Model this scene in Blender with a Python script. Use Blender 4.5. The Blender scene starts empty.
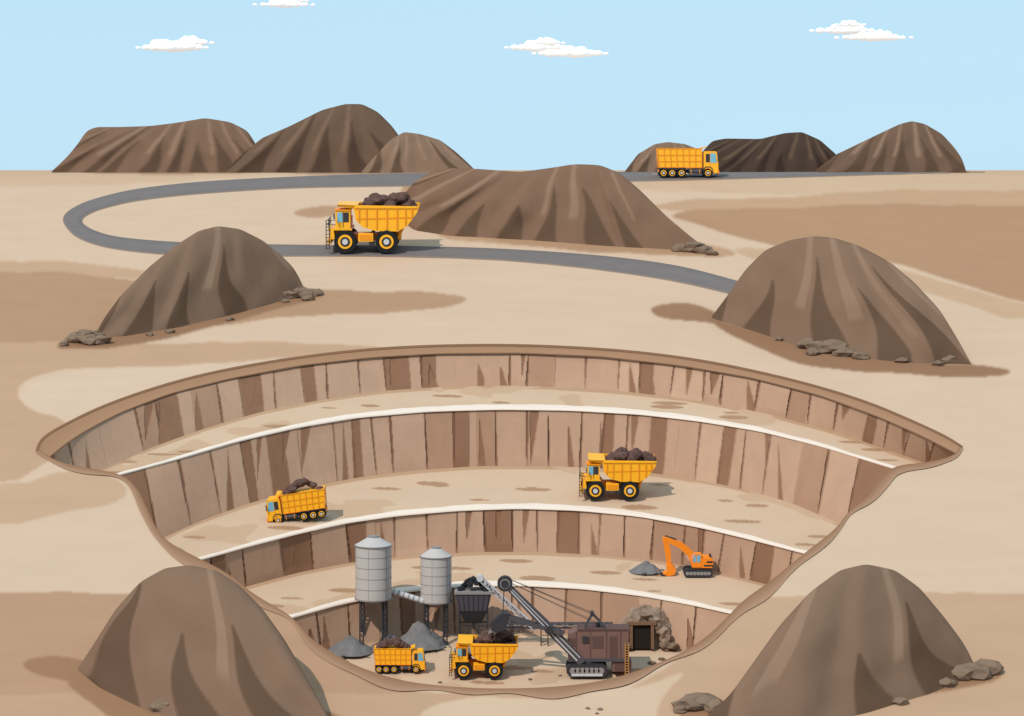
import bpy, bmesh, math, random
import numpy as np
from mathutils import Vector, Matrix, noise

random.seed(7); rng=np.random.default_rng(7)
F=2300.0; ZO=60.0; CX=512.0; HY=170.0
SL=0.2; DC=440.0
LIGHT=np.array([1.26,1.47,1.53])
sc=bpy.context.scene

# ---------------------------------------------------------------- terrain maths
def drop(Y):
    a=SL*(DC-Y)
    return 0.55+(a+np.sqrt(a*a+1))/2
def Yof(v,d=0.0):
    v=np.asarray(v,float); d=np.asarray(d,float)+np.zeros_like(v)
    lo=np.full_like(v,20.0); hi=np.full_like(v,9000.0)
    for _ in range(60):
        m=(lo+hi)/2
        val=F*(drop(m)+d)/m
        far=val>v
        lo=np.where(far,m,lo); hi=np.where(far,hi,m)
    return (lo+hi)/2
def dof(v,Y): return v*Y/F-drop(Y)
def P(x,y,d=0.0,lift=0.0,ymax=9000):
    """site survey: returns world coordinates of a ground location"""
    x=np.asarray(x,float); v=np.asarray(y,float)-HY
    Y=np.minimum(Yof(v,d),ymax)
    X=(x-CX)*Y/F
    Z=-(drop(Y)+d)+ZO+lift
    return np.stack([X,Y,Z],-1)

def lin(h):
    h=h.lstrip('#'); c=np.array([int(h[i:i+2],16)/255 for i in (0,2,4)])
    return np.where(c<=0.04045,c/12.92,((c+0.055)/1.055)**2.4)
def alb(h,k=1.0): return np.clip(lin(h)/LIGHT*k,0,1)

# ---------------------------------------------------------------- materials
def newmat(name):
    m=bpy.data.materials.new(name); m.use_nodes=True
    return m,m.node_tree.nodes,m.node_tree.links,m.node_tree.nodes['Principled BSDF']
def surf(name,col=None,rough=0.9,nscale=1.0,namt=0.15,bump=0.2,bdist=0.1,metal=0.0,stretch=(1,1,1),attr=False,spec=0.2,fine=None):
    m,n,l,b=newmat(name)
    tc=n.new('ShaderNodeTexCoord'); mp=n.new('ShaderNodeMapping'); mp.inputs['Scale'].default_value=stretch
    l.new(tc.outputs['Object'],mp.inputs['Vector'])
    nz=n.new('ShaderNodeTexNoise'); nz.inputs['Scale'].default_value=nscale; nz.inputs['Detail'].default_value=5; nz.inputs['Roughness'].default_value=0.6
    l.new(mp.outputs[0],nz.inputs['Vector'])
    mr=n.new('ShaderNodeMapRange'); mr.inputs['From Min'].default_value=0.25; mr.inputs['From Max'].default_value=0.75
    mr.inputs['To Min'].default_value=1-namt; mr.inputs['To Max'].default_value=1+namt
    l.new(nz.outputs['Fac'],mr.inputs['Value'])
    vm=n.new('ShaderNodeVectorMath'); vm.operation='SCALE'
    if attr:
        a=n.new('ShaderNodeAttribute'); a.attribute_name='Col'; l.new(a.outputs['Color'],vm.inputs[0])
    else: vm.inputs[0].default_value=tuple(col)
    l.new(mr.outputs[0],vm.inputs['Scale'])
    l.new(vm.outputs[0],b.inputs['Base Color'])
    b.inputs['Roughness'].default_value=rough; b.inputs['Metallic'].default_value=metal
    b.inputs['Specular IOR Level'].default_value=spec
    if bump>0:
        bp=n.new('ShaderNodeBump'); bp.inputs['Strength'].default_value=bump; bp.inputs['Distance'].default_value=bdist
        nz2=n.new('ShaderNodeTexNoise'); nz2.inputs['Scale'].default_value=fine or nscale*2.2; nz2.inputs['Detail'].default_value=3
        l.new(mp.outputs[0],nz2.inputs['Vector'])
        l.new(nz2.outputs['Fac'],bp.inputs['Height']); l.new(bp.outputs[0],b.inputs['Normal'])
    return m
M={}
M['ground']=surf('sand_ground',attr=True,nscale=0.22,namt=0.035,bump=0.2,bdist=0.2,fine=0.9,spec=0.0,stretch=(0.5,1,1))
M['wall']=surf('cut_rock',attr=True,nscale=0.5,namt=0.06,bump=0.25,bdist=0.2,stretch=(1.2,1.2,0.5),spec=0.0)
M['mound']=surf('mound_rock',attr=True,nscale=0.3,namt=0.05,bump=0.3,bdist=0.22,stretch=(1,1,0.6),spec=0.0,rough=1.0)
M['road']=surf('asphalt',attr=True,nscale=0.3,namt=0.06,bump=0.1,bdist=0.05,spec=0.1)
M['yellow']=surf('yellow_paint',(0.95,0.42,0.012),0.42,2.0,0.05,0.05,0.02,spec=0.35)
M['orange']=surf('orange_paint',(0.85,0.22,0.008),0.45,2.0,0.05,0.05,0.02,spec=0.35)
M['amber']=surf('amber_paint',(0.80,0.27,0.008),0.5,2.0,0.05,0.05,0.02,spec=0.3)
M['exc']=surf('excavator_paint',(0.92,0.24,0.01),0.45,2.0,0.05,0.05,0.02,spec=0.35)
M['rubber']=surf('rubber',(0.014,0.014,0.015),0.85,3,0.2,0.2,0.05)
M['dark']=surf('dark_steel',(0.036,0.033,0.037),0.6,2,0.2,0.1,0.03,spec=0.25)
M['char']=surf('charcoal_steel',(0.075,0.066,0.075),0.6,2,0.2,0.1,0.03,spec=0.2)
M['steel']=surf('galvanised_steel',(0.47,0.415,0.385),0.7,1.0,0.05,0.05,0.03,spec=0.1,stretch=(1,1,0.2))
M['steel2']=surf('steel_seam',(0.26,0.23,0.215),0.7,1.0,0.08,0.05,0.03,spec=0.1)
M['white']=surf('pale_paint',(0.55,0.52,0.52),0.5,2,0.08,0.05,0.02)
M['glass']=surf('cab_glass',(0.18,0.42,0.52),0.12,2,0.05,0,spec=0.7)
M['coal']=surf('ore_load',(0.115,0.062,0.05),0.9,1.2,0.3,0.4,0.2,spec=0.05)
M['black_ore']=surf('black_ore',(0.024,0.023,0.026),0.9,1.2,0.3,0.4,0.2,spec=0.1)
M['gravel']=surf('grey_gravel',(0.17,0.155,0.15),0.9,0.8,0.2,0.6,0.3,spec=0.05)
M['house']=surf('brown_cladding',(0.18,0.098,0.08),0.7,1.0,0.1,0.1,0.05)
M['house2']=surf('brown_panel',(0.11,0.06,0.05),0.7,1.0,0.1,0.1,0.05)
M['rust']=surf('ladder_orange',(0.45,0.22,0.07),0.7,1.0,0.15,0.05,0.05)
M['wood']=surf('timber',(0.20,0.105,0.06),0.8,1.0,0.25,0.3,0.05,stretch=(1,1,4))
M['black']=surf('tunnel_dark',(0.02,0.013,0.01),1,1,0.1,0)
M['rock']=surf('boulder',(0.205,0.135,0.093),0.95,0.8,0.12,0.3,0.15,spec=0.02)
M['rock2']=surf('portal_rock',(0.30,0.205,0.148),0.95,0.8,0.15,0.3,0.15,spec=0.02)
m,n,l,b=newmat('cloud_white')
b.inputs['Base Color'].default_value=(0.9,0.9,0.9,1); b.inputs['Roughness'].default_value=1; b.inputs['Specular IOR Level'].default_value=0
b.inputs['Emission Color'].default_value=(0.9,0.95,1,1); b.inputs['Emission Strength'].default_value=0.4  # slight glow stands in for light scattered inside the clouds
M['cloud']=m

# ---------------------------------------------------------------- mesh helpers
def link(o,parent=None):
    sc.collection.objects.link(o)
    if parent is not None: o.parent=parent
    return o
def grid_obj(name,pts,cols,mat,parent=None,mask=None,smooth=True):
    R,C=pts.shape[:2]
    idx=np.arange(R*C).reshape(R,C)
    q=np.stack([idx[:-1,:-1],idx[:-1,1:],idx[1:,1:],idx[1:,:-1]],-1)
    if mask is not None: q=q[mask]
    q=q.reshape(-1,4)
    me=bpy.data.meshes.new(name)
    me.vertices.add(R*C); me.vertices.foreach_set('co',pts.reshape(-1).astype(np.float32))
    me.loops.add(q.size); me.loops.foreach_set('vertex_index',q.reshape(-1).astype(np.int32))
    me.polygons.add(len(q)); me.polygons.foreach_set('loop_start',np.arange(0,q.size,4,dtype=np.int32))
    me.polygons.foreach_set('use_smooth',np.full(len(q),smooth))
    me.update(calc_edges=True)
    ca=me.color_attributes.new('Col','FLOAT_COLOR','POINT')
    c4=np.ones((R*C,4),np.float32); c4[:,:3]=np.broadcast_to(cols,(R,C,3)).reshape(-1,3)
    ca.data.foreach_set('color',c4.reshape(-1))
    me.materials.append(mat); me.validate()
    return link(bpy.data.objects.new(name,me),parent)
def empty(name,loc=(0,0,0)):
    e=bpy.data.objects.new(name,None); e.location=loc; return link(e)

def chaikin(p,n=3,closed=True):
    p=np.array(p,float)
    for _ in range(n):
        if closed:
            q=np.roll(p,-1,0); p=np.stack([0.75*p+0.25*q,0.25*p+0.75*q],1).reshape(-1,2)
        else:
            a,b_=p[:-1],p[1:]; mid=np.stack([0.75*a+0.25*b_,0.25*a+0.75*b_],1).reshape(-1,2)
            p=np.vstack([p[:1],mid,p[-1:]])
    return p
def inside(px,py,poly):
    r=np.zeros(px.shape,bool); n_=len(poly)
    x0,y0=poly[:,0].min(),poly[:,1].min(); x1,y1=poly[:,0].max(),poly[:,1].max()
    sel=(px>=x0)&(px<=x1)&(py>=y0)&(py<=y1)
    a=px[sel]; b_=py[sel]; rr=np.zeros(a.shape,bool)
    for i in range(n_):
        xa,ya=poly[i]; xb,yb=poly[(i+1)%n_]
        if ya==yb: continue
        c=((ya>b_)!=(yb>b_))&(a<(xb-xa)*(b_-ya)/(yb-ya)+xa); rr^=c
    r[sel]=rr; return r
def resample(p,n_):
    p=np.array(p,float); s=np.r_[0,np.cumsum(np.hypot(*np.diff(p,axis=0).T))]
    t=np.linspace(0,s[-1],n_); return np.stack([np.interp(t,s,p[:,0]),np.interp(t,s,p[:,1])],-1)
def blur(a,kx,ky):
    for ax,k in ((1,kx),(0,ky)):
        if k<1: continue
        w=np.exp(-0.5*(np.arange(-2*k,2*k+1)/max(k*0.8,0.6))**2); w/=w.sum()
        pad=[(0,0)]*a.ndim; pad[ax]=(2*k,2*k); p=np.pad(a,pad,mode='edge'); o=np.zeros_like(a)
        for i,wi in enumerate(w):
            sl_=[slice(None)]*a.ndim; sl_[ax]=slice(i,i+a.shape[ax]); o+=wi*p[tuple(sl_)]
        a=o
    return a

# ---------------------------------------------------------------- pit outline
back=[(37,452),(41,440),(60,428),(100,408),(150,390),(200,376),(250,366),(300,358),(350,352),(400,348),(460,346),(520,346),(580,348.5),(640,353),(700,361),(760,373),(820,388),(870,404),(910,421),(945,437),(962,448)]
front=[(962,448),(956,458),(930,465),(895,468),(882,480),(868,500),(850,513),(838,531),(805,556),(770,585),(745,602),(728,620),(712,636),(690,652),(655,668),(610,683),(560,690),(500,692),(450,690),(400,684),(355,669),(330,655),(308,640),(290,618),(268,606),(246,592),(226,575),(196,560),(172,548),(156,534),(146,512),(136,490),(122,477),(95,472),(60,466),(37,452)]
backS=chaikin(back,2,False); frontS=chaikin(front,2,False)
outline=np.vstack([backS,frontS[1:-1]])

# ---------------------------------------------------------------- ground
xs=np.r_[-3500,-2000,-1200,-700,-400,-200,-100,-50,np.arange(-20,1045,1.5),1075,1130,1230,1450,1750,2300,3100,4500]
vs=np.r_[0.22,0.4,0.7,1,1.4,1.9,2.5,3.2,np.arange(4,552,1.2),570,600,650,720,850,1100,1500,2200,3400]
XX,VV=np.meshgrid(xs,vs)
YY=VV+HY
base='#DAC5A9'; 
col=np.empty(XX.shape+(3,)); col[:]=alb(base)
wx=XX+5*np.sin(YY*0.05+XX*0.008); wy=YY+1.2*np.sin(XX*0.03)+0.5*np.sin(XX*0.09+2)
patches=[
 ('#D2BA9B',[(-4000,166),(5000,166),(5000,190),(1024,190),(700,196),(430,176),(200,178),(0,192),(-4000,192)],2),
 ('#C7A988',[(640,205),(760,196),(1040,186),(5000,180),(5000,212),(1024,212),(760,214),(680,214)],3),
 ('#B89777',[(655,214),(760,206),(1024,204),(5000,200),(5000,330),(1060,312),(1000,296),(930,272),(870,258),(800,250),(745,240),(700,228)],3),
 ('#CCB191',[(720,246),(800,251),(900,268),(1000,298),(1080,318),(5000,340),(5000,350),(1040,330),(950,300),(860,272),(760,262)],3),
 ('#C9AC8D',[(-4000,258),(0,262),(60,262),(140,268),(200,280),(60,276),(0,274),(-4000,270)],2),
 ('#B99A7B',[(-4000,270),(0,272),(90,274),(200,288),(400,290),(462,296),(468,303),(430,311),(330,313),(250,322),(150,334),(60,348),(0,352),(-4000,352)],3),
 ('#C7A98A',[(-4000,340),(0,343),(200,342),(385,344),(390,348),(340,356),(220,364),(120,366),(50,372),(20,384),(24,404),(60,416),(80,440),(30,470),(0,490),(-4000,520)],3),
 ('#DCC8AE',[(22,392),(60,374),(150,366),(260,362),(330,358),(200,376),(100,408),(60,420),(30,408)],2),
 ('#CBAF90',[(-4000,480),(0,492),(60,470),(118,476),(136,500),(60,515),(0,530),(-4000,560)],2),
 ('#BD9D7F',[(-4000,592),(0,593),(260,593),(300,625),(350,672),(420,690),(440,708),(300,730),(0,760),(-4000,760)],2),
 ('#C5A788',[(-4000,740),(380,690),(500,696),(640,690),(640,5000),(-4000,5000)],2),
 ('#C9AC8D',[(740,606),(765,593),(1024,592),(5000,592),(5000,5000),(640,5000),(600,705),(640,686),(700,650)],2),
 ('#D8C2A5',[(420,700),(560,697),(640,690),(700,668),(660,700),(640,760),(420,760)],2),
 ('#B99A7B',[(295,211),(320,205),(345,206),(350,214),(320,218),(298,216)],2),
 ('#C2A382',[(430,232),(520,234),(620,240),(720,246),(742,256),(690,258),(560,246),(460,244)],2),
 ('#9F7F63',[(655,306),(690,303),(720,312),(730,325),(680,322),(656,316)],3),  # right mid mound: its shadow painted into the sand colour
 ('#9C7C60',[(700,312),(800,345),(900,362),(985,364),(1022,369),(1000,377),(900,376),(800,366),(730,338)],3),  # same mound, painted shadow along its foot
 ('#9C7C60',[(48,348),(80,332),(160,325),(240,305),(300,290),(326,292),(300,303),(240,320),(170,336),(110,348),(60,351)],3),  # left mid mound: painted shadow along its foot
 ('#A38264',[(24,662),(50,656),(100,662),(110,690),(70,684),(34,674)],3),  # front left mound: shadow blob painted on the sand
 ('#A38264',[(60,680),(110,672),(200,700),(340,708),(352,730),(150,745),(80,700)],2),  # front left mound: painted shadow below the foot
 ('#A38264',[(960,668),(1002,668),(990,682),(900,698),(800,720),(740,740),(700,735),(670,718),(700,700),(800,700)],2),  # front right mound: painted shadow in the ground colour
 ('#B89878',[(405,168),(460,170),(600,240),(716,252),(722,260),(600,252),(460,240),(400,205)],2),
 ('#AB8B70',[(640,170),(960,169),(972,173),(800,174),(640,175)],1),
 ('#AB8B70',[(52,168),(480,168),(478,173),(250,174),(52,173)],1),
]
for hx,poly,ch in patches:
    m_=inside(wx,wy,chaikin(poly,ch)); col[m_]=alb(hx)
col=blur(col,1,1)
def fbm(a,b_):
    o=np.zeros_like(a)
    for k,(sx,sy) in enumerate([(0.011,0.05),(0.023,0.11),(0.05,0.21)]):
        o+=np.sin(a*sx+2.1*k+1.3*np.sin(b_*sy*0.7+k))*np.sin(b_*sy+k+1.1*np.sin(a*sx*1.7))/(k+1)
    return o/1.8
fb=fbm(XX,YY)
col*= (1+0.015*fb)[...,None]
pts=P(XX,YY)
pts[...,2]+=np.where((VV>25),0.06*fb,0)
cxm=(XX[:-1,:-1]+XX[1:,1:])/2; cym=(YY[:-1,:-1]+YY[1:,1:])/2
mask=~inside(cxm,cym,outline)
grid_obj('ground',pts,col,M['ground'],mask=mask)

# ---------------------------------------------------------------- quarry pit
pit=empty('quarry_pit')
def curve(p,x,ext=True):
    p=np.array(p,float)
    xa=np.r_[p[0,0]-200,p[:,0],p[-1,0]+200]
    sl0=(p[0,1]-p[1,1])/(p[1,0]-p[0,0]); sl1=(p[-1,1]-p[-2,1])/(p[-1,0]-p[-2,0])
    ya=np.r_[p[0,1]+sl0*200,p[:,1],p[-1,1]+sl1*200]
    xf=np.arange(xa[0],xa[-1],1.0); yf=np.interp(xf,xa,ya)
    k=np.exp(-0.5*(np.arange(-24,25)/9.0)**2); k/=k.sum()
    yp=np.pad(yf,24,mode='reflect',reflect_type='odd'); yf=np.convolve(yp,k,'valid')
    return np.interp(x,xf,yf)
rimI=[(50,457),(64,445),(84,432),(120,413),(170,394),(230,379),(300,366),(370,358),(440,354),(520,353.5),(600,357),(680,366),(750,378),(820,396),(880,418),(925,438),(948,450)]
w1b=[(60,488),(105,469),(150,448),(200,430),(260,412),(320,400),(380,391),(440,387),(500,385.5),(560,387),(620,391),(690,399),(760,412),(830,430),(880,447),(925,463)]
e1=[(110,477),(180,458),(240,440),(300,426),(360,416),(430,410),(500,408),(570,409),(640,413),(700,420),(760,430),(820,445),(885,465)]
w2b=[(165,537),(200,521),(250,503),(300,489),(360,477),(420,470),(480,466),(540,466),(600,468),(670,475),(730,486),(790,502),(840,524)]
e2=[(200,559),(250,545),(300,532),(350,521),(400,514),(460,509),(520,507),(580,509),(640,515),(700,526),(750,538),(800,551)]
w3b=[(245,587),(300,572),(360,561),(420,555),(480,552),(540,552),(600,555),(660,561),(710,570),(765,584)]
e3=[(290,617),(340,603),(400,591),(460,585),(520,584),(580,587),(640,594),(690,603),(735,613)]
w4b=[(310,654),(350,645),(430,636),(500,632),(570,634),(630,641),(690,652)]
DR=0.25
Yt=float(Yof(354-HY,DR))
d1=float(dof(386-HY,Yt-2.0)); 
Yt=float(Yof(408-HY,d1)); d2=float(dof(466-HY,Yt-2.5))
Yt=float(Yof(507-HY,d2)); d3=float(dof(552-HY,Yt-2.2))
Yt=float(Yof(584-HY,d3)); d4=float(dof(633-HY,Yt-2.8))
WA='#C0A389'; WB='#B09177'; WC='#94745C'; WL='#C9AD92'; CR='#7F604A'
def wall(name,top,bot,dt,db,x0,x1,seed):
    r=np.random.default_rng(seed)
    x=np.arange(x0,x1,0.75); R=18
    t=np.linspace(0,1,R)[:,None]
    vt=curve(top,x); vb=curve(bot,x)
    Yt_=Yof(vt-HY,dt); Yb_=Yof(vb-HY,db)
    cc=np.empty((R,len(x),3)); cc[:]=alb(WA)
    rel=np.zeros((R,len(x)))
    X2=np.broadcast_to(x,(R,len(x))); T2=np.broadcast_to(t,(R,len(x)))
    xb=x0
    hpx=(vb-vt).clip(4)                         
    while xb<x1:
        w=r.uniform(18,38)
        H_=float(np.interp(xb,x,hpx))
        sl=(505-xb)*0.0005*H_+r.uniform(-2,2); sl2=(505-xb-w)*0.0005*H_+r.uniform(-2,2)
        L=xb+sl*T2; Rr=xb+w+sl2*T2
        ins=(X2>=L)&(X2<Rr)
        k=r.random(); hx=WA if k<.54 else WB if k<.68 else WL if k<.74 else WC
        if hx==WC and r.random()<.6: Rr=xb+w*r.uniform(.35,.7)+sl2*T2; ins=(X2>=L)&(X2<Rr)
        cc[ins]=alb(hx); rel[ins]=r.uniform(-0.16,0.16)
        if r.random()<.8:
            cw=r.uniform(0.7,1.3); 
            cr=(np.abs(X2-L)<cw*(1.0-0.6*(T2 if r.random()<.6 else 1-T2)))
            cc[cr]=alb(CR); rel[cr]=-0.2
        if r.random()<0.4:
            c0=xb+r.uniform(0.1,0.8)*w; wd=r.uniform(4,10); h0=r.uniform(.55,1.0)
            tp=np.clip(1-T2/h0,0,1) if r.random()<.6 else np.clip((T2-(1-h0))/h0,0,1)
            wg=(X2>c0-wd*0.1*tp)&(X2<c0+wd*tp)&(tp>0)
            cc[wg]=alb(WC); rel[wg]=-0.1
        xb+=w
    cc=blur(cc,1,0)
    Y=Yt_*(1-t)+Yb_*t - rel*np.clip(T2*6,0,1)*np.clip((1-T2)*6,0,1)
    lift=0.06 if name=='upper_wall' else 0
    Zt=-(drop(Yt_)+dt)+lift; Zb=-(drop(Yb_)+db)
    Z=Zt*(1-t)+Zb*t+ZO
    Xw=(x-CX)*(Yt_*(1-t)+Yb_*t)/F
    grid_obj(name,np.stack([Xw,Y,Z],-1),cc,M['wall'],pit,smooth=False)
def bench(name,top,bot,d,x0,x1,seed,edge=True,vmax=None):
    r=np.random.default_rng(seed)
    x=np.arange(x0,x1,1.0); R=44
    t=np.linspace(-0.03,1,R)[:,None]
    vt=curve(top,x); vb=curve(bot,x) if bot is not None else np.full_like(x,vmax)
    if bot is None: t=np.r_[np.linspace(-0.01,0.18,60),np.linspace(.2,1,12)][:,None]
    yy=vt*(1-t)+vb*t; X2=np.broadcast_to(x,yy.shape)
    cc=np.empty(yy.shape+(3,)); cc[:]=alb('#D8C3A6')
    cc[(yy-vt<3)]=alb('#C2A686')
    mot=fbm(X2*1.3+seed*40,yy*1.2)
    cc[(mot>0.5)]=alb('#CFB697')
    for _ in range(int((x1-x0)/38)):
        cx_=r.uniform(x0,x1); tt=r.uniform(.2,.85); cy=np.interp(cx_,x,vt)*(1-tt)+np.interp(cx_,x,vb)*tt
        if bot is None: cy=np.interp(cx_,x,vt)+r.uniform(8,50)
        a=r.uniform(7,19); b_=a*r.uniform(.08,.15)
        e=((X2-cx_)/a)**2+((yy-cy-(cx_-X2)*-0.03)/b_)**2<1
        cc[e]=alb('#B39475')
    cc=blur(cc,1,0)
    pts=P(X2,yy,d); 
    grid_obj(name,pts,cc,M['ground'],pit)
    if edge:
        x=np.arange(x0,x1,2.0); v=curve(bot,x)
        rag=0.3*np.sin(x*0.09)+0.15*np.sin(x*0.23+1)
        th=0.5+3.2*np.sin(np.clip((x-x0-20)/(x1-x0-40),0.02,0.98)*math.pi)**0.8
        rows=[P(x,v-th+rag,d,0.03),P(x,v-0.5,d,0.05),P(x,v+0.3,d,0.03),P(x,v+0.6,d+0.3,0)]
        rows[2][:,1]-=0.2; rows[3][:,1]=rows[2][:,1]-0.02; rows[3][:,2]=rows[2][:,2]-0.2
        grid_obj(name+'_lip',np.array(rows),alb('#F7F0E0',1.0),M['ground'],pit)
wall('upper_wall',rimI,w1b,DR,d1,40,975,1)
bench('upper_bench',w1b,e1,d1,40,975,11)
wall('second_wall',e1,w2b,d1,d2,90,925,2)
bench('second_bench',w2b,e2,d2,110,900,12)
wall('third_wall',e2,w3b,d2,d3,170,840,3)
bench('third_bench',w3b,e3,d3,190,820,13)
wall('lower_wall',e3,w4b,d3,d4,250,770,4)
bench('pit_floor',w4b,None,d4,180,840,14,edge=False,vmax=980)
fr=resample(front,220)
t=np.linspace(0,1,5)[:,None]
b0=P(fr[:,0],fr[:,1]); sk_=np.broadcast_to(b0,(5,)+b0.shape).copy(); sk_[...,2]-=t*30
grid_obj('near_wall',sk_,alb(WB),M['wall'],pit)
def ribbon(name,a,b_,hexa,lift,da=0,db=0,n_=300,rows=4,mat='ground',parent=None,ymax=9000,hexb=None):
    a=resample(a,n_); b_=resample(b_,n_); out=[];cs=[]
    for i in range(rows):
        k=i/(rows-1); q=a*(1-k)+b_*k
        out.append(P(q[:,0],q[:,1],da*(1-k)+db*k,lift,ymax)); cs.append(np.broadcast_to(alb(hexa)*(1-k)+alb(hexb or hexa)*k,(n_,3)))
    return grid_obj(name,np.array(out),np.array(cs),M[mat],parent)
bo=resample(chaikin(back,2,False),300)
nrm=np.stack([np.gradient(bo[:,1]),-np.gradient(bo[:,0])],-1); nrm/=np.linalg.norm(nrm,axis=1)[:,None]
xi=np.linspace(46,962,900); ri=np.stack([xi,curve(rimI,xi)],-1)
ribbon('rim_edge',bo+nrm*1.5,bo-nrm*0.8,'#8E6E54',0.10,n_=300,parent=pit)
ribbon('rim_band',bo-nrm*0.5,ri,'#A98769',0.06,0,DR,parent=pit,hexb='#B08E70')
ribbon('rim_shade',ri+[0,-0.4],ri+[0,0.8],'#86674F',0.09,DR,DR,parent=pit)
fo=resample(frontS,300)
nf=np.stack([np.gradient(fo[:,1]),-np.gradient(fo[:,0])],-1); nf/=np.linalg.norm(nf,axis=1)[:,None]
wd=(5.0+2.5*np.sin(np.arange(300)*0.11)+1.5*np.sin(np.arange(300)*0.29))[:,None]*np.clip(np.sin(np.linspace(0,math.pi,300))*4,0.25,1)[:,None]
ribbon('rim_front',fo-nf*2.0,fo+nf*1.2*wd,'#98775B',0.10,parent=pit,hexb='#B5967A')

# ---------------------------------------------------------------- road
outer=[(985,168.6),(800,168.8),(620,171),(500,174),(400,174),(300,177),(200,182),(130,190),(85,202),(66,213),(63,222),(75,237),(105,248),(160,254.5),(250,256),(330,256),(400,256),(500,259),(600,269),(680,281),(745,297)]
inner=[(985,171.5),(800,177),(640,181),(500,183),(400,186),(300,187),(200,193),(135,200),(98,209),(82,217),(80,223),(92,231),(115,238),(170,243),(250,245),(330,246),(400,246.5),(500,249),(600,256),(680,266),(752,286)]
def knot(p,n_=18):
    p=np.array(p,float); t=np.arange(len(p)); tt=np.linspace(0,len(p)-1,(len(p)-1)*n_+1)
    q=np.stack([np.interp(tt,t,p[:,0]),np.interp(tt,t,p[:,1])],-1)
    k=np.ones(13)/13
    qq=q.copy()
    for _ in range(2):
        pad=np.pad(qq,((6,6),(0,0)),mode='reflect',reflect_type='odd')
        qq=np.stack([np.convolve(pad[:,0],k,'valid'),np.convolve(pad[:,1],k,'valid')],-1)
    return qq
ko,ki=knot(outer),knot(inner)
rows=[];cs=[]
rd=alb('#7E7B79'); sh=alb('#A08C78')
for k,c in [(-0.08,sh),(0.0,rd*0.95),(0.25,rd),(0.5,rd*1.04),(0.75,rd),(1.0,rd*0.95),(1.08,sh)]:
    q=ko*(1-k)+ki*k
    rows.append(P(q[:,0],q[:,1],0,0.16 if 0<=k<=1 else 0.02,520)); cs.append(np.broadcast_to(c,(len(q),3)))
grid_obj('road',np.array(rows),np.array(cs),M['road'])

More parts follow.
